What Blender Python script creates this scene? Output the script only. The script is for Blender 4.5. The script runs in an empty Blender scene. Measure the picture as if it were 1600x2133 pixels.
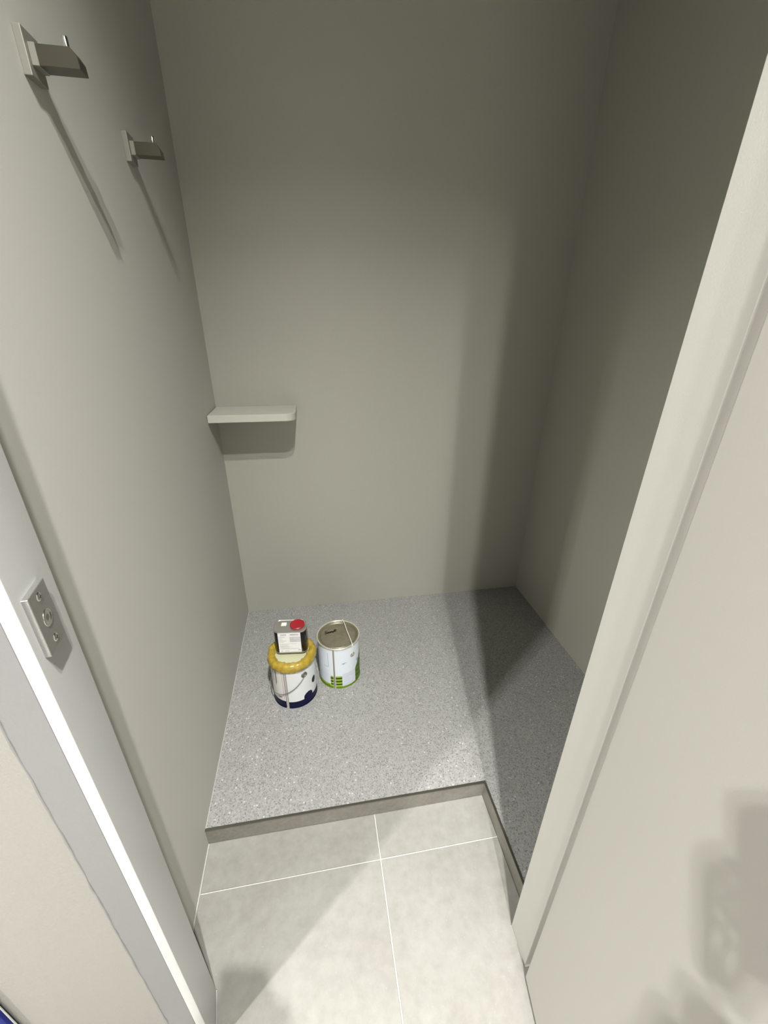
import bpy, bmesh, math, random
from math import pi, sin, cos, radians as R
from mathutils import Vector, Matrix

C = bpy.context.scene.collection
SC = bpy.context.scene
random.seed(4)

# ------------------------------------------------------------------ camera
CAM = (0.4085, -0.3291, 1.5)
YAW, PITCH, ROLL, FPX = 0.1721, 0.437, 0.0106, 855.98
fw = Vector((sin(YAW) * cos(PITCH), cos(YAW) * cos(PITCH), -sin(PITCH)))
rt = Vector((cos(YAW), -sin(YAW), 0))
up = rt.cross(fw)
rt2 = cos(ROLL) * rt + sin(ROLL) * up
up2 = -sin(ROLL) * rt + cos(ROLL) * up
cd = bpy.data.cameras.new('camera')
cam = bpy.data.objects.new('camera', cd)
C.objects.link(cam)
m3 = Matrix((rt2, up2, -fw)).transposed()
cam.matrix_world = Matrix.Translation(CAM) @ m3.to_4x4()
cd.sensor_fit = 'HORIZONTAL'
cd.sensor_width = 36
cd.lens = FPX / 1600 * 36
cd.clip_start = 0.01
SC.camera = cam

# ------------------------------------------------------------------ world, exposure, lamps
w = bpy.data.worlds.new('world')
SC.world = w
w.use_nodes = True
w.node_tree.nodes['Background'].inputs[0].default_value = (0, 0, 0, 1)
SC.view_settings.view_transform = 'Standard'
SC.view_settings.look = 'None'
SC.view_settings.gamma = 1
SC.view_settings.use_curve_mapping = False
SC.view_settings.exposure = -0.17
HC = 3.50                      # ceiling height
HL = HC - 0.045                # lamp height
LAMPS = [                      # x, y, watts, beam spread
    (0.676, -1.015, 78.0, 114),
    (0.617, -0.694, 57.0, 114),
    (-1.550, -1.170, 72.0, 132),
    (-1.550, -1.235, 72.0, 132),
    (0.000, -1.900, 130.0, 52),  # added fill lamp: brightens the unseen lobby floor for bounce light
    (0.950, -1.950, 130.0, 52),  # second added fill lamp, also only there for lobby bounce
]
LAMP_LABEL = ['round ceiling downlight behind the viewer, nearest the open door leaf', 'round ceiling downlight nearest the door opening',
              'left ceiling downlight of a close pair, the one nearer the front wall', 'left ceiling downlight of a close pair, the one farther from the front wall',
              'left narrow beam fill lamp, added out of view in the lobby to raise bounce light', 'right narrow beam fill lamp, added out of view in the lobby to raise bounce light']
LAMP_COL = (1.0, 0.985, 0.945)


# ------------------------------------------------------------------ helpers
def nodes(name):
    m = bpy.data.materials.new(name)
    m.use_nodes = True
    nt = m.node_tree
    b = nt.nodes['Principled BSDF']
    return m, nt, b


def mat(name, col, rough=0.6, metal=0.0, spec=0.5):
    m, nt, b = nodes(name)
    b.inputs['Base Color'].default_value = (*col, 1)
    b.inputs['Roughness'].default_value = rough
    b.inputs['Metallic'].default_value = metal
    b.inputs['Specular IOR Level'].default_value = spec
    return m


def N(nt, kind, **kw):
    n = nt.nodes.new(kind)
    for k, v in kw.items():
        if hasattr(n, k):
            setattr(n, k, v)
        else:
            n.inputs[k].default_value = v
    return n


def ramp(nt, fac, stops, interp='LINEAR'):
    r = nt.nodes.new('ShaderNodeValToRGB')
    r.color_ramp.interpolation = interp
    e = r.color_ramp.elements
    while len(e) < len(stops):
        e.new(0.5)
    for el, (p, c) in zip(e, stops):
        el.position = p
        el.color = (*c, 1) if len(c) == 3 else c
    nt.links.new(fac, r.inputs[0])
    return r.outputs[0]


def mixc(nt, fac, a, b, mode='MIX'):
    n = nt.nodes.new('ShaderNodeMix')
    n.data_type = 'RGBA'
    n.blend_type = mode
    for sock, v in ((n.inputs[0], fac), (n.inputs[6], a), (n.inputs[7], b)):
        if hasattr(v, 'links') or hasattr(v, 'is_linked'):
            nt.links.new(v, sock)
        elif isinstance(v, (int, float)):
            sock.default_value = v
        else:
            sock.default_value = (*v, 1)
    return n.outputs[2]


def bump(nt, b, height, strength, dist):
    n = nt.nodes.new('ShaderNodeBump')
    n.inputs['Strength'].default_value = strength
    n.inputs['Distance'].default_value = dist
    nt.links.new(height, n.inputs['Height'])
    nt.links.new(n.outputs[0], b.inputs['Normal'])


def coords(nt):
    return nt.nodes.new('ShaderNodeNewGeometry').outputs['Position']


def noise(nt, scale, detail=3, rough=0.5, vec=None):
    n = N(nt, 'ShaderNodeTexNoise')
    n.inputs['Scale'].default_value = scale
    n.inputs['Detail'].default_value = detail
    n.inputs['Roughness'].default_value = rough
    nt.links.new(vec if vec is not None else coords(nt), n.inputs['Vector'])
    return n.outputs['Fac']


def paint_mat(name, col, grain=0.03, rough=0.55, scale=420, bstr=0.12, spec=0.3):
    m, nt, b = nodes(name)
    f = noise(nt, scale, 2)
    lo = tuple(c * (1 - grain) for c in col)
    hi = tuple(c * (1 + grain) for c in col)
    nt.links.new(ramp(nt, f, [(0.3, lo), (0.7, hi)]), b.inputs['Base Color'])
    b.inputs['Roughness'].default_value = rough
    b.inputs['Specular IOR Level'].default_value = spec
    bump(nt, b, f, bstr, 0.001)
    return m


def obj(name, bm, m, parent=None, smooth=False):
    me = bpy.data.meshes.new(name)
    bmesh.ops.recalc_face_normals(bm, faces=bm.faces)
    bm.to_mesh(me)
    bm.free()
    for mm in (m if isinstance(m, (list, tuple)) else [m]):
        me.materials.append(mm)
    if smooth:
        for p in me.polygons:
            p.use_smooth = True
    o = bpy.data.objects.new(name, me)
    C.objects.link(o)
    if parent:
        o.parent = parent
    return o


def shade_auto(o, ang=35):
    me = o.data
    me.polygons.foreach_set('use_smooth', [True] * len(me.polygons))
    me.set_sharp_from_angle(angle=R(ang))


def tag(o, label=None, cat=None, group=None, kind=None):
    if label:
        o['label'] = label
    if cat:
        o['category'] = cat
    if group:
        o['group'] = group
    if kind:
        o['kind'] = kind
    return o


def empty(name, loc, rz=0, parent=None):
    o = bpy.data.objects.new(name, None)
    C.objects.link(o)
    o.location = loc
    o.rotation_euler = (0, 0, rz)
    o.empty_display_size = 0.05
    if parent:
        o.parent = parent
    return o


def add_box(bm, a, b, bevel=0.0, seg=2):
    t = bmesh.new()
    bmesh.ops.create_cube(t, size=1)
    for v in t.verts:
        v.co = Vector(((a[i] + b[i]) / 2 + v.co[i] * (b[i] - a[i])) for i in range(3))
    if bevel:
        bmesh.ops.bevel(t, geom=t.edges[:], offset=bevel, segments=seg, affect='EDGES', profile=0.5)
    join(bm, t)


def join(bm, t):
    me = bpy.data.meshes.new('tmp')
    t.to_mesh(me)
    t.free()
    bm.from_mesh(me)
    bpy.data.meshes.remove(me)


def add_prism(bm, pts, z0, z1, bevel=0.0, seg=2, vert_only=None):
    t = bmesh.new()
    lo = [t.verts.new((p[0], p[1], z0)) for p in pts]
    hi = [t.verts.new((p[0], p[1], z1)) for p in pts]
    n = len(pts)
    t.faces.new(list(reversed(lo)))
    t.faces.new(hi)
    for i in range(n):
        t.faces.new((lo[i], lo[(i + 1) % n], hi[(i + 1) % n], hi[i]))
    bmesh.ops.recalc_face_normals(t, faces=t.faces)
    if bevel:
        t.edges.ensure_lookup_table()
        es = t.edges[:]
        if vert_only is not None:
            es = [e for e in es if abs(e.verts[0].co.z - e.verts[1].co.z) > 1e-6 and
                  any((e.verts[0].co.xy - Vector(pts[i])).length < 1e-6 for i in vert_only)]
        bmesh.ops.bevel(t, geom=es, offset=bevel, segments=seg, affect='EDGES', profile=0.5)
    join(bm, t)


def add_lathe(bm, prof, n=64, center=(0, 0), close=False):
    """prof: list of (r, z); r == 0 closes the end"""
    rings = []
    for r, z in prof:
        if r < 1e-9:
            rings.append([bm.verts.new((center[0], center[1], z))])
        else:
            rings.append([bm.verts.new((center[0] + r * cos(2 * pi * i / n), center[1] + r * sin(2 * pi * i / n), z))
                          for i in range(n)])
    pairs = list(zip(rings, rings[1:]))
    if close:
        pairs.append((rings[-1], rings[0]))
    for a, b in pairs:
        if len(a) == 1 and len(b) == 1:
            continue
        for i in range(n):
            j = (i + 1) % n
            if len(a) == 1:
                bm.faces.new((a[0], b[i], b[j]))
            elif len(b) == 1:
                bm.faces.new((a[i], b[0], a[j]))
            else:
                bm.faces.new((a[i], b[i], b[j], a[j]))


def add_tube(bm, pts, r, n=8):
    pts = [Vector(p) for p in pts]
    rings = []
    up0 = None
    for i, p in enumerate(pts):
        d = (pts[min(i + 1, len(pts) - 1)] - pts[max(i - 1, 0)]).normalized()
        if up0 is None:
            up0 = Vector((0, 0, 1)) if abs(d.z) < 0.9 else Vector((1, 0, 0))
        a = (up0 - d * up0.dot(d)).normalized()
        up0 = a
        b = d.cross(a)
        rr = r[i] if isinstance(r, (list, tuple)) else r
        rings.append([bm.verts.new(p + rr * (cos(2 * pi * k / n) * a + sin(2 * pi * k / n) * b)) for k in range(n)])
    for a, b in zip(rings, rings[1:]):
        for k in range(n):
            bm.faces.new((a[k], a[(k + 1) % n], b[(k + 1) % n], b[k]))
    bm.faces.new(rings[0][::-1])
    bm.faces.new(rings[-1])


def spline(pts, n=10):
    pts = [Vector(p) for p in pts]
    out = []
    for i in range(len(pts) - 1):
        p0, p1, p2, p3 = pts[max(i - 1, 0)], pts[i], pts[i + 1], pts[min(i + 2, len(pts) - 1)]
        for k in range(n):
            t = k / n
            out.append(0.5 * ((2 * p1) + (p2 - p0) * t + (2 * p0 - 5 * p1 + 4 * p2 - p3) * t * t +
                              (3 * p1 - p0 - 3 * p2 + p3) * t ** 3))
    out.append(pts[-1])
    return out


def sm(a, b, x):
    t = min(1, max(0, (x - a) / (b - a)))
    return t * t * (3 - 2 * t)


# ------------------------------------------------------------------ materials
M = {}
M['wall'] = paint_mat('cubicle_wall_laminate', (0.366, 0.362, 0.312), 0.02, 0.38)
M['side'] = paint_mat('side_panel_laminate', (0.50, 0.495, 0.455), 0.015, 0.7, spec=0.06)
M['jamb_right'] = paint_mat('cream_jamb_paint', (0.464, 0.456, 0.424), 0.012, 0.4)
M['architrave'] = paint_mat('grey_frame_paint', (0.17, 0.171, 0.173), 0.015, 0.4, 300, 0.08)
M['frame'] = paint_mat('white_frame_paint', (0.45, 0.455, 0.447), 0.012, 0.32, 300, 0.08)
M['plaster'] = paint_mat('cream_plaster', (0.225, 0.219, 0.201), 0.02, 0.7, 260, 0.25)
M['ceiling'] = paint_mat('ceiling_paint', (0.180, 0.180, 0.168), 0.02, 0.8)
M['door'] = paint_mat('door_laminate', (0.47, 0.46, 0.427), 0.012, 0.42, 500, 0.06)
M['lobby'] = paint_mat('lobby_wall_paint', (0.70, 0.69, 0.66), 0.02, 0.7)
M['sealant'] = paint_mat('grey_white_sealant', (0.46, 0.46, 0.43), 0.05, 0.5, 90, 0.3)
M['caulk'] = paint_mat('white_caulk', (0.70, 0.70, 0.66), 0.05, 0.5, 90, 0.3)
M['grout'] = paint_mat('white_grout', (0.495, 0.488, 0.458), 0.05, 0.8, 200, 0.2)
M['shelf'] = paint_mat('shelf_laminate', (0.495, 0.488, 0.435), 0.01, 0.4)
M['hook'] = mat('brushed_nickel', (0.155, 0.145, 0.115), 0.36, 1.0)
M['hook_plate'] = mat('satin_nickel', (0.30, 0.29, 0.255), 0.5, 0.5)
M['steel'] = mat('polished_steel', (0.75, 0.75, 0.73), 0.12, 1.0)
M['wire'] = mat('galvanised_wire', (0.42, 0.42, 0.40), 0.3, 0.9)
M['ear'] = mat('dull_zinc_ear', (0.20, 0.20, 0.185), 0.4, 0.7)
M['brightwire'] = mat('tinned_wire', (0.88, 0.86, 0.76), 0.3, 0.25)
M['hole'] = mat('dark_recess', (0.05, 0.05, 0.05), 0.6)
M['red'] = mat('red_plastic', (0.28, 0.010, 0.016), 0.4)
M['sticker'] = mat('white_sticker', (0.78, 0.77, 0.70), 0.5)
M['ink'] = mat('black_marker_ink', (0.002, 0.002, 0.002), 0.9, 0.0, 0.03)
M['blue'] = mat('blue_plastic', (0.003, 0.009, 0.11), 0.5, 0.0, 0.2)


def m_strike():
    m, nt, b = nodes('brushed_zinc')
    f = noise(nt, 900, 2)
    nt.links.new(ramp(nt, f, [(0.3, (0.36, 0.36, 0.35)), (0.7, (0.46, 0.46, 0.45))]), b.inputs['Base Color'])
    b.inputs['Metallic'].default_value = 0.85
    b.inputs['Roughness'].default_value = 0.4
    return m


M['strike'] = m_strike()


def m_tile():
    m, nt, b = nodes('concrete_look_tile')
    p = coords(nt)
    oi = nt.nodes.new('ShaderNodeObjectInfo')
    ad = N(nt, 'ShaderNodeVectorMath', operation='MULTIPLY_ADD')
    nt.links.new(oi.outputs['Random'], ad.inputs[0])
    ad.inputs[1].default_value = (7, 5, 3)
    nt.links.new(p, ad.inputs[2])
    v = ad.outputs[0]
    f1 = noise(nt, 4.5, 6, 0.62, v)
    f2 = noise(nt, 38, 5, 0.65, v)
    f3 = noise(nt, 150, 3, 0.6, v)
    c = ramp(nt, f1, [(0.25, (0.209, 0.198, 0.179)), (0.5, (0.248, 0.241, 0.220)), (0.75, (0.276, 0.273, 0.252))])
    c = mixc(nt, 0.35, c, ramp(nt, f2, [(0.3, (0.186, 0.179, 0.163)), (0.7, (0.305, 0.301, 0.280))]))
    sp = ramp(nt, f3, [(0.66, (0, 0, 0)), (0.74, (1, 1, 1))])
    c = mixc(nt, sp, c, (0.293, 0.290, 0.273))
    nt.links.new(c, b.inputs['Base Color'])
    b.inputs['Roughness'].default_value = 0.55
    b.inputs['Specular IOR Level'].default_value = 0.35
    bump(nt, b, f2, 0.1, 0.0015)
    return m


M['tile'] = m_tile()


def m_vinyl():
    m, nt, b = nodes('speckled_safety_vinyl')
    v = coords(nt)
    f1 = noise(nt, 3.0, 4, 0.6)
    base = ramp(nt, f1, [(0.3, (0.252, 0.255, 0.249)), (0.7, (0.300, 0.300, 0.291))])
    f2 = noise(nt, 210, 2, 0.5)
    base = mixc(nt, 0.55, base, ramp(nt, f2, [(0.36, (0.180, 0.180, 0.174)), (0.5, (0.276, 0.276, 0.267)), (0.66, (0.372, 0.372, 0.360))]))

    def flecks(scale, thr, col, c):
        vo = N(nt, 'ShaderNodeTexVoronoi')
        vo.inputs['Scale'].default_value = scale
        vo.inputs['Randomness'].default_value = 1
        nt.links.new(v, vo.inputs['Vector'])
        sep = nt.nodes.new('ShaderNodeSeparateColor')
        nt.links.new(vo.outputs['Color'], sep.inputs[0])
        pick = N(nt, 'ShaderNodeMath', operation='GREATER_THAN')
        nt.links.new(sep.outputs[0], pick.inputs[0])
        pick.inputs[1].default_value = thr
        near = ramp(nt, vo.outputs['Distance'], [(0.25, (1, 1, 1)), (0.42, (0, 0, 0))])
        mul = N(nt, 'ShaderNodeMath', operation='MULTIPLY')
        nt.links.new(pick.outputs[0], mul.inputs[0])
        nt.links.new(near, mul.inputs[1])
        return mixc(nt, mul.outputs[0], c, col)

    base = flecks(170, 0.66, (0.132, 0.132, 0.129), base)
    base = flecks(230, 0.80, (0.360, 0.366, 0.360), base)
    base = flecks(120, 0.955, (0.480, 0.480, 0.468), base)
    nt.links.new(base, b.inputs['Base Color'])
    b.inputs['Roughness'].default_value = 0.42
    b.inputs['Specular IOR Level'].default_value = 0.4
    bump(nt, b, f2, 0.25, 0.001)
    return m


M['vinyl'] = m_vinyl()


def m_edging():
    m, nt, b = nodes('dull_metal_step_edging')
    f = noise(nt, 9, 5, 0.65)
    f2 = noise(nt, 90, 3)
    c = ramp(nt, f, [(0.3, (0.17, 0.158, 0.136)), (0.55, (0.21, 0.20, 0.172)), (0.75, (0.28, 0.273, 0.245))])
    c = mixc(nt, 0.15, c, ramp(nt, f2, [(0.3, (0.2, 0.19, 0.17)), (0.7, (0.5, 0.5, 0.46))]))
    nt.links.new(c, b.inputs['Base Color'])
    b.inputs['Roughness'].default_value = 0.4
    b.inputs['Metallic'].default_value = 0.25
    return m


M['edging'] = m_edging()
M['nosing'] = mat('dark_metal_nosing', (0.20, 0.19, 0.16), 0.3, 0.85)


def m_attr(name, rough, metal=0.0, spec=0.5):
    m, nt, b = nodes(name)
    a = nt.nodes.new('ShaderNodeAttribute')
    a.attribute_name = 'print'
    nt.links.new(a.outputs['Color'], b.inputs['Base Color'])
    b.inputs['Roughness'].default_value = rough
    b.inputs['Metallic'].default_value = metal
    b.inputs['Specular IOR Level'].default_value = spec
    return m


M['print'] = m_attr('printed_tin', 0.42, 0.0, 0.18)
M['paper'] = m_attr('printed_paper_label', 0.5)


def m_lid():
    m, nt, b = nodes('dull_gold_lid')
    f = noise(nt, 22, 5, 0.65)
    nt.links.new(ramp(nt, f, [(0.3, (0.19, 0.178, 0.115)), (0.7, (0.28, 0.263, 0.19))]), b.inputs['Base Color'])
    b.inputs['Metallic'].default_value = 0.6
    b.inputs['Roughness'].default_value = 0.42
    bump(nt, b, f, 0.2, 0.003)
    return m


M['lid'] = m_lid()
M['rim'] = mat('tinned_rim', (0.80, 0.78, 0.68), 0.22, 0.7)


def m_tape():
    m, nt, b = nodes('yellow_film_tape')
    f = noise(nt, 55, 4, 0.6)
    nt.links.new(ramp(nt, f, [(0.3, (0.27, 0.185, 0.016)), (0.55, (0.36, 0.26, 0.036)), (0.8, (0.45, 0.345, 0.075))]),
                 b.inputs['Base Color'])
    b.inputs['Roughness'].default_value = 0.25
    bump(nt, b, f, 0.4, 0.003)
    return m


M['tape'] = m_tape()
M['film'] = mat('pale_film', (0.46, 0.46, 0.30), 0.3)
M['blacktin'] = mat('black_glossy_tin', (0.005, 0.003, 0.003), 0.2, 0.0, 0.3)
M['tintop'] = mat('grey_tin_top', (0.50, 0.48, 0.45), 0.3, 0.8)

# ------------------------------------------------------------------ setting
W, D, HP, XC, YS = 1.536, 1.544, 0.069, 0.908, 0.481   # room width, depth, platform height, step corner
XG, YG = 0.528, 0.353                                   # grout cross
JL_F, JL_N = (0.085, 0.150), (0.102, 0.058)             # left jamb face, far and near corner
XR, YRF, YRN = 0.8575, 0.143, 0.066                     # right jamb face
HH = 3.00                                               # head of the opening
LX0, LX1, LY0 = -2.0, 2.3, -2.6                         # lobby


def struct(name, bm, m, label, parent=None, smooth=False):
    o = obj(name, bm, m, parent, smooth)
    if not parent:
        tag(o, label, None, None, 'structure')
    return o


bm = bmesh.new()
add_box(bm, (LX0, LY0, -0.12), (LX1, D, -0.0035))
floor = struct('floor', bm, M['grout'], 'pale concrete-look floor tiles with white grout lines')


def tile(pts):
    b_ = bmesh.new()
    cx = sum(p[0] for p in pts) / len(pts)
    add_prism(b_, pts, -0.012, 0.0, 0.0008, 1)
    return obj('tile', b_, M['tile'], floor)


g = 0.0020
tile([(0.003, YG + g), (XG - g, YG + g), (XG - g, YS - 0.0004), (0.003, YS - 0.0004)])
tile([(XG + g, YG + g), (XC - 0.0004, YG + g), (XC - 0.0004, YS - 0.0004), (XG + g, YS - 0.0004)])
tile([(-0.072 + g, -0.247 + g), (XG - g, -0.247 + g), (XG - g, YG - g), (0.003, YG - g), (0.003, 0.153),
      (0.0865, 0.152), (0.104, 0.055), (-0.072 + g, 0.055)])
tile([(XG + g, -0.247 + g), (1.128 - g, -0.247 + g), (1.128 - g, 0.062), (XR - 0.002, 0.062), (XR - 0.002, 0.146),
      (XC - 0.0004, 0.146), (XC - 0.0004, YG - g), (XG + g, YG - g)])
xs = [LX0, -1.872, -1.272, -0.672, -0.072, 0.528, 1.128, 1.728, LX1]
ys = [LY0, -2.047, -1.447, -0.847, -0.247, 0.055]
for i in range(len(xs) - 1):
    for j in range(len(ys) - 1):
        if j == 4 and i in (4, 5):
            continue
        tile([(xs[i] + g, ys[j] + g), (xs[i + 1] - g, ys[j] + g), (xs[i + 1] - g, ys[j + 1] - g), (xs[i] + g, ys[j + 1] - g)])

# raised platform, L shaped, with metal edging
bm = bmesh.new()
add_prism(bm, [(0, YS + 0.006), (XC + 0.006, YS + 0.006), (XC + 0.006, 0.143), (W, 0.143), (W, D), (0, D)], 0.0, HP)
struct('floor_platform', bm, M['vinyl'], 'raised grey speckled vinyl floor of the cubicle')
bm = bmesh.new()
add_prism(bm, [(0.0, YS), (XC, YS), (XC + 0.006, YS + 0.006), (0.0, YS + 0.006)], 0.0005, HP - 0.002)
t1 = struct('trim_1', bm, M['edging'], 'long grey metal riser along the front of the raised floor')
bm = bmesh.new()
add_prism(bm, [(0.0, YS - 0.0015), (XC - 0.0015, YS - 0.0015), (XC + 0.006, YS + 0.007), (0.0, YS + 0.007)], HP - 0.002, HP + 0.0012, 0.0005, 1)
obj('nosing', bm, M['nosing'], t1)
bm = bmesh.new()
add_prism(bm, [(XC, 0.143), (XC, YS), (XC + 0.006, YS + 0.006), (XC + 0.006, 0.143)], 0.0005, HP - 0.002)
t2 = struct('trim_2', bm, M['edging'], 'short grey metal riser turning towards the right door jamb')
bm = bmesh.new()
add_prism(bm, [(XC - 0.0015, 0.143), (XC - 0.0015, YS - 0.0015), (XC + 0.006, YS + 0.007), (XC + 0.006, 0.143)], HP - 0.002, HP + 0.0012, 0.0005, 1)
obj('nosing', bm, M['nosing'], t2)

# cubicle walls
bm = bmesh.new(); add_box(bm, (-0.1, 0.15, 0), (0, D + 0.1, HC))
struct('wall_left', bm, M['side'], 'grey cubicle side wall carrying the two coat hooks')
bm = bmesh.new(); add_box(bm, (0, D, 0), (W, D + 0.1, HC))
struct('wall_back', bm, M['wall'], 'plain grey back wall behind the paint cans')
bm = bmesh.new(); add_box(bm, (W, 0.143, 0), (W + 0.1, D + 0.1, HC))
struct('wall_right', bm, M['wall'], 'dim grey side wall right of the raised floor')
# thin caulk line where the left wall meets the floors
bm = bmesh.new()
pts = [(0.0012, y, HP + 0.001) for y in [YS + 0.006 + i * (D - YS - 0.01) / 30 for i in range(31)]]
add_tube(bm, pts, [0.0011 + 0.0004 * random.random() for _ in pts], 6)
pts = [(0.0015, y, 0.001) for y in [0.155 + i * (YS - 0.157) / 12 for i in range(13)]]
add_tube(bm, pts, [0.0016 + 0.0007 * random.random() for _ in pts], 6)
struct('trim_3', bm, M['sealant'], 'thin white sealant line along the foot of the left wall')

# front wall: left of the opening, right of it, head over it
bm = bmesh.new()
add_box(bm, (LX0, 0.061, 0), (0.036, 0.15, HC))
struct('wall_front', bm, M['plaster'], 'cream plaster wall left of the door frame')
bm = bmesh.new()
add_box(bm, (0.90, 0.072, 0), (LX1, 0.143, HC))
struct('wall_front_right', bm, M['plaster'], 'cream wall behind the open door')
bm = bmesh.new()
add_box(bm, (0.036, 0.066, HH), (0.90, 0.143, HC))
struct('wall_front_head', bm, M['plaster'], 'wall above the door opening')
bm = bmesh.new()
add_prism(bm, [(JL_N[0] - 0.018, 0.058), JL_N, JL_F, (JL_F[0] - 0.018, 0.15)], 0.0, HH, 0.002, 2, vert_only=[0, 1])
o = struct('trim_4', bm, M['frame'], 'white left door jamb carrying the strike plate')
shade_auto(o)
bm = bmesh.new()
add_prism(bm, [(0.036, 0.059), (JL_N[0] - 0.018, 0.059), (JL_F[0] - 0.018, 0.15), (0.036, 0.15)], 0.0, HH, 0.001, 1, vert_only=[1])
struct('trim_7', bm, M['architrave'], 'pale grey frame strip between left jamb and cream wall')
bm = bmesh.new()
zz = [i * HH / 150 for i in range(151)]
add_tube(bm, [(0.036 + 0.0014 * (random.random() - 0.5), 0.0597, z) for z in zz],
         [0.0013 + 0.0010 * random.random() for _ in zz], 6)
struct('trim_5', bm, M['architrave'], 'uneven sealant bead between left door frame and cream wall', smooth=True)
bm = bmesh.new()
add_prism(bm, [(XR, YRN), (0.90, YRN), (0.90, YRF), (XR, YRF)], 0.0, HH, 0.002, 2, vert_only=[0])
struct('trim_6', bm, M['jamb_right'], 'white right door jamb beside the open door')

# lobby behind the camera
bm = bmesh.new(); add_box(bm, (LX0 - 0.1, LY0, 0), (LX0, 0.15, HC))
struct('wall_lobby_left', bm, M['lobby'], 'lobby wall beyond the left edge of the view')
bm = bmesh.new(); add_box(bm, (LX1, LY0, 0), (LX1 + 0.1, 0.143, HC))
struct('wall_lobby_right', bm, M['lobby'], 'lobby wall beyond the right edge of the view')
bm = bmesh.new(); add_box(bm, (LX0, LY0 - 0.1, 0), (LX1, LY0, HC))
struct('wall_lobby_back', bm, M['lobby'], 'lobby wall behind the viewer')
bm = bmesh.new(); add_box(bm, (LX0 - 0.1, LY0 - 0.1, HC), (LX1 + 0.1, D + 0.1, HC + 0.1))
struct('ceiling', bm, M['ceiling'], 'plain ceiling over lobby and cubicle')

# open door leaf
u = Vector((-0.157, -1.0)).normalized()
n2 = Vector((-u.y, u.x))
P0 = Vector((0.846, 0.045))
P1 = P0 + u * 0.74
bm = bmesh.new()
add_prism(bm, [P0, P1, P1 + n2 * 0.04, P0 + n2 * 0.04], 0.010, HH - 0.02, 0.003, 2)
door = struct('door_1', bm, M['door'], 'cream door leaf standing open on the right')

# ------------------------------------------------------------------ downlights
for i, (x, y, wt, spr) in enumerate(LAMPS):
    d = empty('downlight', (x, y, HC))
    tag(d, LAMP_LABEL[i], 'ceiling light', 'lobby downlights')
    bm = bmesh.new()
    add_lathe(bm, [(0.040, -0.001), (0.044, -0.006), (0.035, -0.008), (0.033, -0.001)], 32, close=True)
    obj('trim_ring', bm, M['frame'], d, True)
    ld = bpy.data.lights.new('downlight_lamp', 'AREA')
    ld.shape = 'DISK'
    ld.size = 0.045
    ld.energy = wt
    ld.color = LAMP_COL
    ld.spread = R(spr)
    lo = bpy.data.objects.new('downlight_lamp', ld)
    C.objects.link(lo)
    lo.location = (x, y, HL)

# ------------------------------------------------------------------ coat hooks
def make_hook():
    h = empty('coat_hook', (0, 0.615, 1.868))
    b_ = bmesh.new()
    add_box(b_, (0.0, 0.0, -0.029), (0.012, 0.046, 0.029), 0.001, 2)
    obj('wall_plate', b_, M['hook_plate'], h)
    b_ = bmesh.new()
    # arm, extruded along y from a profile in x-z: square root, chamfered nose
    prof = [(0.012, -0.014), (0.080, -0.014), (0.079, 0.000), (0.074, 0.008), (0.070, 0.012), (0.012, 0.012)]
    a = [b_.verts.new((x, 0.009, z)) for x, z in prof]
    c = [b_.verts.new((x, 0.037, z)) for x, z in prof]
    b_.faces.new(a); b_.faces.new(c[::-1])
    for i in range(len(prof)):
        j = (i + 1) % len(prof)
        b_.faces.new((a[i], a[j], c[j], c[i]))
    bmesh.ops.recalc_face_normals(b_, faces=b_.faces)
    bmesh.ops.bevel(b_, geom=b_.edges[:], offset=0.0008, segments=1, affect='EDGES')
    obj('arm', b_, M['hook'], h)
    b_ = bmesh.new()
    add_box(b_, (0.012, 0.0075, -0.0148), (0.022, 0.0385, 0.0128), 0.0008, 1)
    obj('collar', b_, M['hook_plate'], h)
    b_ = bmesh.new()
    add_lathe(b_, [(0, 0.011), (0.0043, 0.011), (0.0043, 0.0275), (0.0036, 0.0285), (0, 0.0285)], 20, (0.062, 0.022))
    o = obj('pin', b_, M['steel'], h)
    o['label'] = 'polished steel upright pin'
    shade_auto(o)
    return h


hk = make_hook()
tag(hk, 'nearer nickel coat hook with upright pin, high on the left wall', 'coat hook', 'coat hooks on the left wall')
hk2 = hk.copy(); C.objects.link(hk2)
hk2.location = (0, 1.022, 1.873)
hk2['label'] = 'farther nickel coat hook, closer to the back wall corner'
for ch in list(hk.children):
    c2 = ch.copy(); C.objects.link(c2); c2.parent = hk2

# ------------------------------------------------------------------ corner shelf
bm = bmesh.new()
y0, x1, zt, zb, cr = 1.356, 0.338, 1.158, 1.129, 0.042
pts = [(0.003, D), (0.003, y0)]
for k in range(9):
    a = -pi / 2 + k / 8 * pi / 2
    pts.append((x1 - cr + cr * cos(a), y0 + cr + cr * sin(a)))
pts.append((x1, D))
add_prism(bm, pts, zb, zt, 0.0012, 1)
sh = obj('corner_shelf', bm, M['shelf'])
shade_auto(sh, 25)
tag(sh, 'small pale floating shelf with one rounded corner in the back left corner', 'shelf')

# ------------------------------------------------------------------ strike plate on the left jamb
jd = Vector((JL_N[0] - JL_F[0], JL_N[1] - JL_F[1])).normalized()
ang = math.atan2(jd.y, jd.x) + pi / 2        # plate local -y runs along the jamb towards the viewer
sp = empty('strike_plate', (0.0955, 0.0935, 1.1955), ang)
tag(sp, 'silver metal strike plate with two screws on the white left jamb', 'strike plate')
bm = bmesh.new()
add_box(bm, (-0.001, -0.022, -0.0385), (0.0062, 0.022, 0.0385), 0.0006, 1)
obj('plate_body', bm, M['strike'], sp)


def disc_stack(prof, n=28):
    b_ = bmesh.new()
    add_lathe(b_, prof, n)
    bmesh.ops.rotate(b_, verts=b_.verts, cent=(0, 0, 0), matrix=Matrix.Rotation(pi / 2, 3, 'Y'))
    return b_


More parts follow.
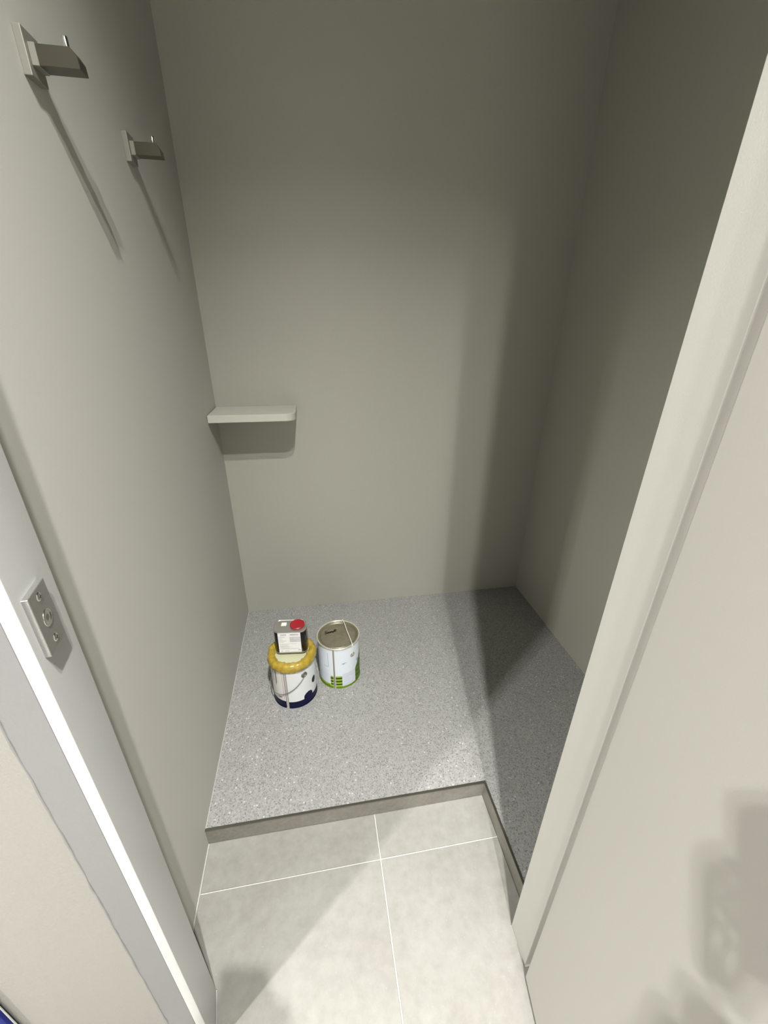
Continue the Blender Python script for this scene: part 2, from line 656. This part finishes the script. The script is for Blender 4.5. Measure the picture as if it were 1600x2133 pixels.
for z in (0.028, -0.028):
    b_ = disc_stack([(0.0055, 0.0), (0.0052, 0.0009), (0.0036, 0.0014), (0, 0.0015)])
    s = obj('screw', b_, M['steel'], sp, True)
    s.location = (0.0060, 0, z)
    b_ = bmesh.new()
    add_box(b_, (0.0012, -0.0026, -0.0006), (0.0017, 0.0026, 0.0006))
    add_box(b_, (0.0012, -0.0006, -0.0026), (0.0017, 0.0006, 0.0026))
    obj('cross_slot', b_, M['hole'], s)
b_ = disc_stack([(0.0105, 0.0), (0.0105, 0.0008), (0.0092, 0.0010), (0.0075, 0.0003), (0.004, 0.0001), (0, 0.0001)])
o = obj('catch_recess', b_, M['steel'], sp, True)
o.location = (0.0061, 0, 0)

# ------------------------------------------------------------------ paint cans
def printed_cylinder(name, prof_r, z0, z1, phi0, paint, parent, m, nphi=420, nz=150):
    """side of a can as a fine grid; paint(phi_deg, z) gives the printed colour. phi 0 faces phi0, positive to the right."""
    me = bpy.data.meshes.new(name)
    vs, cols = [], []
    for j in range(nz + 1):
        z = z0 + (z1 - z0) * j / nz
        for i in range(nphi):
            ph = -180 + 360 * i / nphi
            a = phi0 + R(ph)
            r = prof_r(z)
            vs.append((r * cos(a), r * sin(a), z))
            cols.append(paint(ph, z))
    fs = []
    for j in range(nz):
        for i in range(nphi):
            k = (i + 1) % nphi
            fs.append((j * nphi + i, j * nphi + k, (j + 1) * nphi + k, (j + 1) * nphi + i))
    me.from_pydata(vs, [], fs)
    at = me.color_attributes.new('print', 'FLOAT_COLOR', 'POINT')
    at.data.foreach_set('color', [c for col in cols for c in (*col, 1.0)])
    me.materials.append(m)
    me.polygons.foreach_set('use_smooth', [True] * len(me.polygons))
    o = bpy.data.objects.new(name, me)
    C.objects.link(o)
    if parent:
        o.parent = parent
    return o


CR, CH_ = 0.0885, 0.217


def can_r(z):
    if z < 0.004 or z > CH_ - 0.006:
        return CR + 0.0016
    return CR


WHT = (0.62, 0.635, 0.645)
NAVY = (0.0006, 0.0006, 0.026)


def lines(u, v, seed, rows, fill=0.75):
    """grey mock lines of tiny unreadable print inside a unit square"""
    row = int(v * rows)
    fr = v * rows - row
    rnd = random.Random(seed * 100 + row)
    ln = 0.35 + 0.6 * rnd.random()
    return 0.25 < fr < fill and 0.05 < u < ln


def paint_white(ph, z):
    if -29 < ph < -21:                                   # soldered seam
        d = abs(ph + 25)
        return (0.20, 0.18, 0.17) if d > 2.2 else (0.42, 0.40, 0.39)
    edge = 0.034 if ph > -29 else 0.037
    if z < edge:
        return NAVY
    dx = (ph - 33) * pi / 180 * CR
    dz = z - 0.041
    if dx * dx + dz * dz < 0.0215 ** 2:
        return NAVY
    if ((ph - 57) / 8.5) ** 2 + ((z - 0.098) / 0.0165) ** 2 < 1:
        return (0.006, 0.006, 0.008)
    if -100 < ph < -29:                                  # text panel left of the seam
        if (abs(ph + 33) < 0.8 and 0.045 < z < 0.19) or (abs(z - 0.045) < 0.0009 and ph > -75):
            return (0.40, 0.33, 0.34)
        if -50 < ph < -40 and 0.05 < z < 0.056:
            return (0.10, 0.10, 0.11)
        if -56 < ph < -51 and z > 0.105 + (ph + 56) * 0.004:
            return (0.20, 0.20, 0.20)
        if -68 < ph < -64 and z > 0.12:
            return (0.34, 0.34, 0.34)
        return (0.62, 0.60, 0.585)
    return WHT


def paint_green(ph, z):
    G1, G2, G3 = (0.10, 0.18, 0.008), (0.30, 0.42, 0.06), (0.035, 0.075, 0.004)
    B = (0.64, 0.69, 0.745)
    if -18.5 < ph < -12.5:
        d = ph + 15.5
        return (0.62, 0.62, 0.58) if abs(d) > 2 else ((0.16, 0.145, 0.13) if d < 0.6 else (0.34, 0.33, 0.31))
    if z < 0.010:
        return G1
    if -28 < ph < 6 and z < 0.068:                       # striped block both sides of the seam
        if ph > -18.5 or ph > -27:
            k = (z - 0.010) / 0.0085
            return G2 if (k % 2) < 0.9 else G3
    if 6 <= ph < 48 and z < 0.080:                       # pale text panel
        u_, v_ = (ph - 6) / 42, (z - 0.010) / 0.07
        if lines(u_, v_, 5, 9, 0.6):
            return (0.50, 0.535, 0.60)
        return (0.58, 0.62, 0.70)
    if ph >= 48:
        lim = 0.080 + (ph - 48) * 0.0022
        if z < lim:
            k = (z + ph * 0.0006) / 0.012
            return G1 if (k % 2) < 1.2 else G3
    if ph < -28 and z < 0.022:
        return G2 if z > 0.014 else G1
    if (abs(ph + 32) < 0.9 and 0.115 < z < 0.19) or (abs(z - 0.115) < 0.0009 and -48 < ph < -32):
        return (0.36, 0.40, 0.42)
    if ph < -28 and z < 0.10 and lines((-28 - ph) / 60, z / 0.1, 8, 11, 0.55):
        return (0.54, 0.60, 0.66)
    if ((ph - 10) / 4) ** 2 + ((z - 0.135) / 0.0035) ** 2 < 1 or (13 < ph < 19 and abs(z - 0.138) < 0.0012):
        return (0.30, 0.32, 0.34)
    if ((ph - 58) / 5) ** 2 + ((z - 0.118) / 0.007) ** 2 < 1:
        return (0.30, 0.32, 0.36)
    return B


def at_can(phi0, ph, r, z):
    a = phi0 + R(ph)
    return Vector((r * cos(a), r * sin(a), z))


def ear(can, phi0, ph, z, r, m):
    b_ = bmesh.new()
    add_lathe(b_, [(r, 0), (r, 0.0018), (r * 0.72, 0.0034), (r * 0.45, 0.0022), (r * 0.3, 0.0045), (0, 0.005)], 28)
    a = phi0 + R(ph)
    rot = Vector((0, 0, 1)).rotation_difference(Vector((cos(a), sin(a), 0))).to_matrix()
    bmesh.ops.rotate(b_, verts=b_.verts, cent=(0, 0, 0), matrix=rot)
    bmesh.ops.translate(b_, verts=b_.verts, vec=at_can(phi0, ph, CR - 0.0008, z))
    return obj('handle_ear', b_, m, can, True)


def base_disc(can):
    b_ = bmesh.new()
    add_lathe(b_, [(0, 0.003), (CR - 0.002, 0.003), (CR + 0.0014, 0.0)], 64)
    obj('bottom', b_, M['rim'], can, True)


# -- white and navy can with yellow film round its lid
P = (0.2635, 0.976)
can1 = empty('paint_can', (P[0], P[1], HP))
tag(can1, 'white paint can with navy base and yellow film round its lid', 'paint can', 'paint cans on the raised floor')
phi1 = math.atan2(CAM[1] - P[1], CAM[0] - P[0])
printed_cylinder('body', can_r, 0, CH_, phi1, paint_white, can1, M['print'])
base_disc(can1)
bm = bmesh.new()
add_lathe(bm, [(CR, CH_ - 0.002), (CR + 0.0018, CH_ + 0.002), (CR - 0.004, CH_ + 0.003), (CR - 0.008, CH_ - 0.003), (0, CH_ - 0.003)], 64)
obj('lid', bm, M['rim'], can1, True)
bm = bmesh.new()
n = 96
rings = []
prof = [(0.0, 0.098), (0.4, 0.45), (0.75, 0.85), (1.0, 1.0)]
for i in range(n):
    a = 2 * pi * i / n
    wv = 0.0014 * (random.random() - 0.5) + 0.0018 * sin(5 * a + 1) + 0.0016 * sin(11 * a + 2) + 0.0012 * sin(23 * a)
    ring = []
    sec = [(CR + 0.0005, CH_ - 0.024 + wv), (CR + 0.0050, CH_ - 0.022 + wv), (CR + 0.0085 + wv * .5, CH_ - 0.017), (CR + 0.0075 + wv * .6, CH_ - 0.004),
           (CR + 0.004 + wv * .5, CH_ + 0.008 + wv * .6), (CR - 0.006, CH_ + 0.0125 + wv * .6), (CR - 0.016 + wv, CH_ + 0.0105), (CR - 0.024 + wv, CH_ + 0.0035),
           (CR - 0.026, CH_ - 0.001), (CR - 0.004, CH_ - 0.002)]
    for r_, z_ in sec:
        ring.append(bm.verts.new((r_ * cos(a), r_ * sin(a), z_)))
    rings.append(ring)
for i in range(n):
    a, b = rings[i], rings[(i + 1) % n]
    for k in range(len(a)):
        k2 = (k + 1) % len(a)
        bm.faces.new((a[k], b[k], b[k2], a[k2]))
o = obj('film_collar', bm, M['tape'], can1, True)
o['label'] = 'crumpled yellow film wrapped round the lid'
bm = bmesh.new()
add_lathe(bm, [(0, CH_ + 0.004), (CR - 0.020, CH_ + 0.004), (CR - 0.020, CH_ - 0.001), (0, CH_ - 0.001)], 48)
obj('lid_film', bm, M['film'], can1)
ear(can1, phi1, 25, 0.162, 0.0130, M['ear'])
pts = []
for k in range(25):
    t = k / 24
    ph = 25 - 180 * t
    dz = sin(pi * t) ** 0.8
    rr = CR + 0.004 + 0.003 * sin(pi * t)
    pts.append(at_can(phi1, ph + (3 if k == 0 else 0), rr, 0.162 - 0.094 * dz))
bm = bmesh.new()
add_tube(bm, spline(pts, 3), 0.0016, 8)
obj('wire_handle', bm, M['wire'], can1, None, ) if False else obj('wire_handle', bm, M['wire'], can1, True)
ear(can1, phi1, 205, 0.162, 0.0130, M['ear'])

# -- pale blue can with green stripes
P2 = (0.455, 1.046)
can2 = empty('paint_can', (P2[0], P2[1], HP))
tag(can2, 'pale blue paint can with green striped base and scrawled gold lid', 'paint can', 'paint cans on the raised floor')
phi2 = math.atan2(CAM[1] - P2[1], CAM[0] - P2[0])
printed_cylinder('body', can_r, 0, CH_, phi2, paint_green, can2, M['print'])
base_disc(can2)
bm = bmesh.new()
add_lathe(bm, [(CR + 0.0006, CH_ - 0.006), (CR + 0.0030, CH_ - 0.003), (CR + 0.0030, CH_ + 0.002), (CR + 0.0005, CH_ + 0.0035), (CR - 0.003, CH_ + 0.002),
               (CR - 0.0035, CH_ - 0.004)], 72, close=True)
obj('top_rim', bm, M['rim'], can2, True)
bm = bmesh.new()
add_lathe(bm, [(CR - 0.0035, CH_ - 0.003), (CR - 0.0042, CH_ + 0.0005), (CR - 0.0065, CH_ + 0.002), (CR - 0.0085, CH_ + 0.0008), (CR - 0.0095, CH_ - 0.0075), (CR - 0.0130, CH_ - 0.0080),
               (CR - 0.0140, CH_ - 0.0040), (CR - 0.0165, CH_ - 0.0036), (0, CH_ - 0.003)], 72)
lid2 = obj('lid', bm, M['lid'], can2, True)
ear(can2, phi2, 38, 0.166, 0.0115, M['steel'])
pts = [at_can(phi2, 38, CR + 0.0045, 0.168), at_can(phi2, 37, CR + 0.0045, 0.19), at_can(phi2, 37, CR + 0.0045, 0.207), at_can(phi2, 38, CR + 0.0015, CH_ + 0.0055),
       at_can(phi2, 62, 0.052, CH_ + 0.0075), at_can(phi2, 110, 0.040, CH_ + 0.0075), at_can(phi2, 150, 0.062, CH_ + 0.0065), at_can(phi2, 166, CR + 0.0015, CH_ + 0.0055), at_can(phi2, 172, CR + 0.0045, 0.205),
       at_can(phi2, 190, CR + 0.0045, 0.18), at_can(phi2, 214, CR + 0.0045, 0.167)]
bm = bmesh.new()
add_tube(bm, spline(pts, 6), 0.0016, 8)
obj('wire_handle', bm, M['brightwire'], can2, True)
ear(can2, phi2, 218, 0.166, 0.0115, M['steel'])
# marker scrawl on the lid: strokes in a local plane (x right, y away from the viewer)
strokes = [
    [(6, 7), (3, 8.6), (0.5, 7), (2, 5), (4.5, 4.2), (4, 2), (1.5, 1.2), (0, 2.6)],
    [(8, 5.2), (6.2, 4), (7, 2), (9, 2.4), (9.2, 4.8), (8, 5.2)],
    [(11.5, 5.2), (10.3, 3.6), (11.4, 2.2), (13, 3.2), (12.6, 5.0), (11.5, 5.2)],
    [(14.2, 5.2), (14.4, 2.4), (14.8, 4.4), (16, 5.0), (16.2, 2.5), (16.6, 4.4), (17.8, 5.0), (18.2, 2.6)],
    [(19.2, 4.8), (20, 2.4), (21.4, 5.0), (20.4, 0.2)],
    [(22, 3.2), (23.2, 7.6), (24.2, 8.6), (25.2, 7.4), (25, 2.6)],
    [(22.6, 5.2), (25, 5.0)],
    [(25.2, 7), (27, 8.8), (28, 7), (27.4, 2.4)],
]
bm = bmesh.new()
for st in strokes:
    pp = []
    for x, y in st:
        lx = -0.056 + x * 0.00170
        ly = 0.012 + y * 0.0022 + lx * 0.16 + 0.006
        pp.append((lx, ly, 0))
    add_tube(bm, spline(pp, 4), 0.00135, 5)
for v in bm.verts:
    v.co.z = CH_ - 0.0024 + v.co.z * 0.3
bmesh.ops.rotate(bm, verts=bm.verts, cent=(0, 0, 0), matrix=Matrix.Rotation(phi2 + pi / 2, 3, 'Z'))
o = obj('handwriting', bm, M['ink'], can2)
o['label'] = 'black marker scrawl on the lid'

# -- black rectangular tin standing on the first can
tin = empty('solvent_tin', (0.268, 0.987, HP + CH_ + 0.0165), -0.10)
tag(tin, 'small black rectangular tin with red cap standing on the white paint can', 'tin')


def rrect(wx, wy, r, n=6):
    out = []
    for cx, cy, a0 in ((1, 1, 0), (-1, 1, 90), (-1, -1, 180), (1, -1, 270)):
        for k in range(n + 1):
            a = R(a0 + 90 * k / n)
            out.append((cx * (wx / 2 - r) + r * cos(a), cy * (wy / 2 - r) + r * sin(a)))
    return out


TW, TD, TH, TR = 0.124, 0.071, 0.106, 0.020


def loft(bm, levels):
    rings = []
    for ins, z in levels:
        rings.append([bm.verts.new((x, y, z)) for x, y in rrect(TW - 2 * ins, TD - 2 * ins, TR - ins * 0.6)])
    for a, b in zip(rings, rings[1:]):
        for i in range(len(a)):
            j = (i + 1) % len(a)
            bm.faces.new((a[i], a[j], b[j], b[i]))
    bm.faces.new(rings[0][::-1]); bm.faces.new(rings[-1])


bm = bmesh.new()
loft(bm, [(0.001, 0.001), (0.0, 0.003), (0.0, TH - 0.004)])
o = obj('body', bm, M['blacktin'], tin); shade_auto(o)
bm = bmesh.new()
loft(bm, [(-0.0012, 0.0), (-0.0012, 0.0028)])
obj('bottom_seam', bm, M['tintop'], tin)
bm = bmesh.new()
loft(bm, [(-0.0012, TH - 0.004), (-0.0014, TH + 0.0005), (0.0015, TH + 0.0012), (0.003, TH - 0.001), (0.005, TH - 0.0012)])
o = obj('top', bm, M['tintop'], tin); shade_auto(o, 50)
bm = bmesh.new()
cx, cy = 0.027, 0.003
add_lathe(bm, [(0, TH - 0.001), (0.027, TH - 0.001), (0.0285, TH + 0.001), (0.0285, TH + 0.0045), (0.0265, TH + 0.006), (0.0235, TH + 0.0052), (0, TH + 0.0048)], 40, (cx, cy))
o = obj('cap', bm, M['red'], tin); shade_auto(o, 40)
o['label'] = 'round red plastic cap'
bm = bmesh.new()
add_box(bm, (-0.036, 0.001, TH - 0.0012), (-0.016, 0.020, TH - 0.0006))
obj('sticker', bm, M['sticker'], tin)
# front paper label with rows of tiny grey print
me = bpy.data.meshes.new('paper_label')
nx, nz = 110, 110
lx0, lx1, lz0, lz1 = -0.045, 0.042, 0.004, TH - 0.005
vs, cols = [], []
for j in range(nz + 1):
    for i in range(nx + 1):
        u_, v_ = i / nx, j / nz
        vs.append((lx0 + (lx1 - lx0) * u_, -TD / 2 - 0.0005, lz0 + (lz1 - lz0) * v_))
        c = (0.70, 0.70, 0.71)
        if 0.86 < v_ < 0.94 and ((0.12 < u_ < 0.36 and int(u_ * 40) % 3) or (0.52 < u_ < 0.93 and int(u_ * 45) % 4)):
            c = (0.33, 0.33, 0.35)
        elif 0.52 < v_ < 0.80 and u_ > 0.50:
            c = (0.50, 0.51, 0.52) if not lines((u_ - 0.5) * 2, (v_ - 0.52) / 0.28, 3, 6) else (0.42, 0.43, 0.45)
        elif 0.50 < v_ < 0.82 and u_ < 0.44 and lines(u_ / 0.44, (v_ - 0.5) / 0.32, 4, 8):
            c = (0.52, 0.51, 0.54)
        elif 0.16 < v_ < 0.46 and lines(u_, (v_ - 0.16) / 0.30, 6, 7):
            c = (0.46, 0.46, 0.48)
        elif 0.04 < v_ < 0.10 and ((0.08 < u_ < 0.16) or (0.24 < u_ < 0.44 and int(u_ * 60) % 3)):
            c = (0.48, 0.45, 0.48)
        elif 0.09 < v_ < 0.12 and 0.85 < u_ < 0.95:
            c = (0.225, 0.225, 0.210)
        cols.append(c)
fs = [(j * (nx + 1) + i, j * (nx + 1) + i + 1, (j + 1) * (nx + 1) + i + 1, (j + 1) * (nx + 1) + i) for j in range(nz) for i in range(nx)]
me.from_pydata(vs, [], fs)
at = me.color_attributes.new('print', 'FLOAT_COLOR', 'POINT')
at.data.foreach_set('color', [c for col in cols for c in (*col, 1.0)])
me.materials.append(M['paper'])
o = bpy.data.objects.new('paper_label', me)
C.objects.link(o); o.parent = tin
o['label'] = 'white paper label with rows of small grey print'

# ------------------------------------------------------------------ blue board at the lower left edge of the view
brd = empty('plastic_board', (-0.386, 0.0585, 0))
tag(brd, 'blue plastic board with a pale edge propped on the cream wall, lower left corner', 'board')
bm = bmesh.new()
add_box(bm, (-0.20, -0.011, 0.0), (0.20, -0.001, 0.56), 0.003, 2)
o = obj('panel', bm, M['blue'], brd); shade_auto(o)
bm = bmesh.new()
add_box(bm, (0.1995, -0.0050, 0.004), (0.2010, -0.0022, 0.556), 0.0006, 1)
obj('edge_strip', bm, M['sealant'], brd)

# ------------------------------------------------------------------ person holding the phone, behind the viewpoint
def skin_mesh(name, chains, m, parent, levels=2):
    """chains: lists of (x, y, z, r) or (x, y, z, rx, ry); a chain may start with the key of a stored vertex"""
    me = bpy.data.meshes.new(name)
    vs, es, rad, roots = [], [], [], []
    keys = {}
    for ch in chains:
        prev = None
        for k, p in enumerate(ch):
            if isinstance(p, str):
                prev = keys[p]
                continue
            key = None
            if isinstance(p[-1], str):
                key, p = p[-1], p[:-1]
            vs.append(p[:3]); rad.append((p[3], p[4] if len(p) > 4 else p[3]))
            i = len(vs) - 1
            if key:
                keys[key] = i
            if prev is None:
                roots.append(i)
            else:
                es.append((prev, i))
            prev = i
    me.from_pydata(vs, es, [])
    o = bpy.data.objects.new(name, me)
    C.objects.link(o)
    md = o.modifiers.new('skin', 'SKIN')
    md.use_smooth_shade = True
    if not me.skin_vertices:
        bpy.context.view_layer.objects.active = o
        bpy.ops.mesh.customdata_skin_add()
    for i, sv in enumerate(me.skin_vertices[0].data):
        sv.radius = rad[i]
        sv.use_root = i in roots
    sd = o.modifiers.new('smooth', 'SUBSURF')
    sd.levels = sd.render_levels = levels
    me.materials.append(m)
    if parent:
        o.parent = parent
    return o


M['skin'] = mat('skin', (0.45, 0.28, 0.20), 0.5)
M['shirt'] = mat('grey_cotton', (0.10, 0.10, 0.11), 0.85)
M['jeans'] = mat('dark_denim', (0.03, 0.045, 0.09), 0.85)
M['hair'] = mat('black_hair', (0.012, 0.010, 0.009), 0.5)
M['shoe'] = mat('black_shoe', (0.02, 0.02, 0.02), 0.5)
ph_o = Vector(CAM) - fw * 0.035


def PH(a, b, c=0.0):           # point in the phone's frame: right, up, towards the scene
    return ph_o + rt2 * a + up2 * b + fw * c


def PP(a, b, c, r):
    v = PH(a, b, c)
    return (v.x, v.y, v.z, r)


per = empty('person', (0.29, -0.63, 0))
tag(per, 'person in grey shirt and dark jeans holding a phone up, behind the viewpoint', 'person')


def L_(ch):
    return [p if isinstance(p, str) else (p[0] - 0.29, p[1] + 0.63, *p[2:]) for p in ch]


px_, py_ = 0.29, -0.63
body = [
    [(px_, py_, 0.92, 0.110, 0.085, 'hip'), (px_, py_, 1.06, 0.110, 0.085), (px_, py_, 1.24, 0.115, 0.085), (px_, py_ + 0.015, 1.355, 0.095, 0.06, 'chest'),
     (px_, py_ + 0.02, 1.45, 0.055), (px_, py_ + 0.04, 1.51, 0.052), (px_, py_ + 0.06, 1.58, 0.078, 0.09), (px_, py_ + 0.06, 1.66, 0.078, 0.09), (px_, py_ + 0.05, 1.715, 0.05)],
    ['hip', (px_ + 0.09, py_, 0.82, 0.085), (px_ + 0.10, py_ + 0.01, 0.48, 0.056), (px_ + 0.11, py_ - 0.01, 0.28, 0.05), (px_ + 0.11, py_ - 0.02, 0.08, 0.036), (px_ + 0.12, py_ + 0.10, 0.035, 0.034)],
    ['hip', (px_ - 0.09, py_, 0.82, 0.085), (px_ - 0.10, py_ + 0.01, 0.48, 0.056), (px_ - 0.11, py_ - 0.01, 0.28, 0.05), (px_ - 0.11, py_ - 0.02, 0.08, 0.036), (px_ - 0.12, py_ + 0.10, 0.035, 0.034)],
    ['chest', (px_ + 0.175, py_ + 0.005, 1.375, 0.042), (px_ + 0.27, py_ + 0.10, 1.16, 0.043), PP(0.085, -0.210, -0.03, 0.030), PP(0.040, -0.155, -0.014, 0.034)],
    ['chest', (px_ - 0.175, py_ + 0.005, 1.375, 0.042), (px_ - 0.22, py_ + 0.12, 1.16, 0.043), PP(-0.115, -0.210, -0.03, 0.030), PP(-0.082, -0.155, -0.014, 0.034)],
]
# hands: four fingers behind the phone (scene side), thumb in front
for sx, x0_ in ((1, 0.026), (-1, -0.070)):
    for k, (fb, ln) in enumerate(((-0.045, 0.036), (-0.067, 0.041), (-0.088, 0.038), (-0.107, 0.030))):
        body.append([PP(x0_ + sx * 0.016, fb - 0.045, -0.006, 0.0095), PP(x0_ + sx * 0.008, fb - 0.012, 0.008, 0.0088),
                     PP(x0_ - sx * 0.008, fb - 0.004, 0.015, 0.008), PP(x0_ - sx * (ln - 0.012), fb, 0.0155, 0.0066)])
    body.append([PP(x0_ + sx * 0.014, -0.140, -0.018, 0.012), PP(x0_ + sx * 0.002, -0.112, -0.022, 0.010), PP(x0_ - sx * 0.012, -0.088, -0.020, 0.0085)])
body = [L_([q[:4] + ((q[4],) if len(q) > 4 and not isinstance(q[4], str) else ()) + ((q[-1],) if isinstance(q[-1], str) else ()) if not isinstance(q, str) else q for q in ch]) for ch in body]
skin_mesh('body', body, M['skin'], per)
def LP(a, b, c, r):
    v = PH(a, b, c)
    return (v.x - 0.29, v.y + 0.63, v.z, r)


shirt = [
    [(0, 0, 0.84, 0.160, 0.130, 'hip'), (0, 0, 0.95, 0.158, 0.130), (0, 0, 1.06, 0.150, 0.122), (0, 0, 1.24, 0.160, 0.125), (0, 0.01, 1.37, 0.150, 0.112, 'chest'), (0, 0.018, 1.445, 0.085)],
    ['chest', (0.18, 0, 1.385, 0.066), (0.225, 0.05, 1.28, 0.058), (0.268, 0.100, 1.16, 0.056), LP(0.100, -0.245, -0.035, 0.050), LP(0.076, -0.180, -0.022, 0.050)],
    ['chest', (-0.18, 0, 1.385, 0.066), (-0.20, 0.06, 1.28, 0.058), (-0.218, 0.118, 1.16, 0.056), LP(-0.130, -0.245, -0.035, 0.050), LP(-0.108, -0.180, -0.022, 0.050)],
]
skin_mesh('shirt', shirt, M['shirt'], per)
trs = [
    [(0, 0, 0.90, 0.140, 0.115, 'hip'), (0, 0, 1.04, 0.140, 0.114)],
    ['hip', (0.09, 0, 0.80, 0.098), (0.10, 0.01, 0.48, 0.070), (0.11, -0.01, 0.26, 0.066), (0.11, -0.02, 0.09, 0.062)],
    ['hip', (-0.09, 0, 0.80, 0.098), (-0.10, 0.01, 0.48, 0.070), (-0.11, -0.01, 0.26, 0.066), (-0.11, -0.02, 0.09, 0.062)],
]
skin_mesh('trousers', trs, M['jeans'], per)
for sx in (-1, 1):
    skin_mesh('shoe', [[(sx * 0.11, -0.05, 0.045, 0.044), (sx * 0.115, 0.05, 0.042, 0.044), (sx * 0.125, 0.15, 0.036, 0.036)]], M['shoe'], per)
skin_mesh('hair', [[(0, 0.01, 1.60, 0.075), (0, 0.03, 1.68, 0.092), (0, 0.055, 1.715, 0.075)]], M['hair'], per)

phone = empty('phone', ph_o)
phone.matrix_world = Matrix.Translation(ph_o) @ Matrix((rt2, up2, fw)).transposed().to_4x4()
tag(phone, 'dark phone held upright in both hands behind the viewpoint', 'phone')
bm = bmesh.new()
b2 = bmesh.new()
pts = []
for cx_, cy_, a0 in ((0.014, 0.014, 0), (-0.058, 0.014, 90), (-0.058, -0.133, 180), (0.014, -0.133, 270)):
    for k in range(6):
        a = R(a0 + 18 * k)
        sxn = -1 if cx_ > 0 else 1
        syn = -1 if cy_ > 0 else 1
        pts.append((cx_ + sxn * 0.011 + 0.011 * cos(a), cy_ + syn * 0.011 + 0.011 * sin(a)))
b2.free()
add_prism(bm, pts, -0.004, 0.004)
obj('phone_body', bm, M['shoe'], phone)
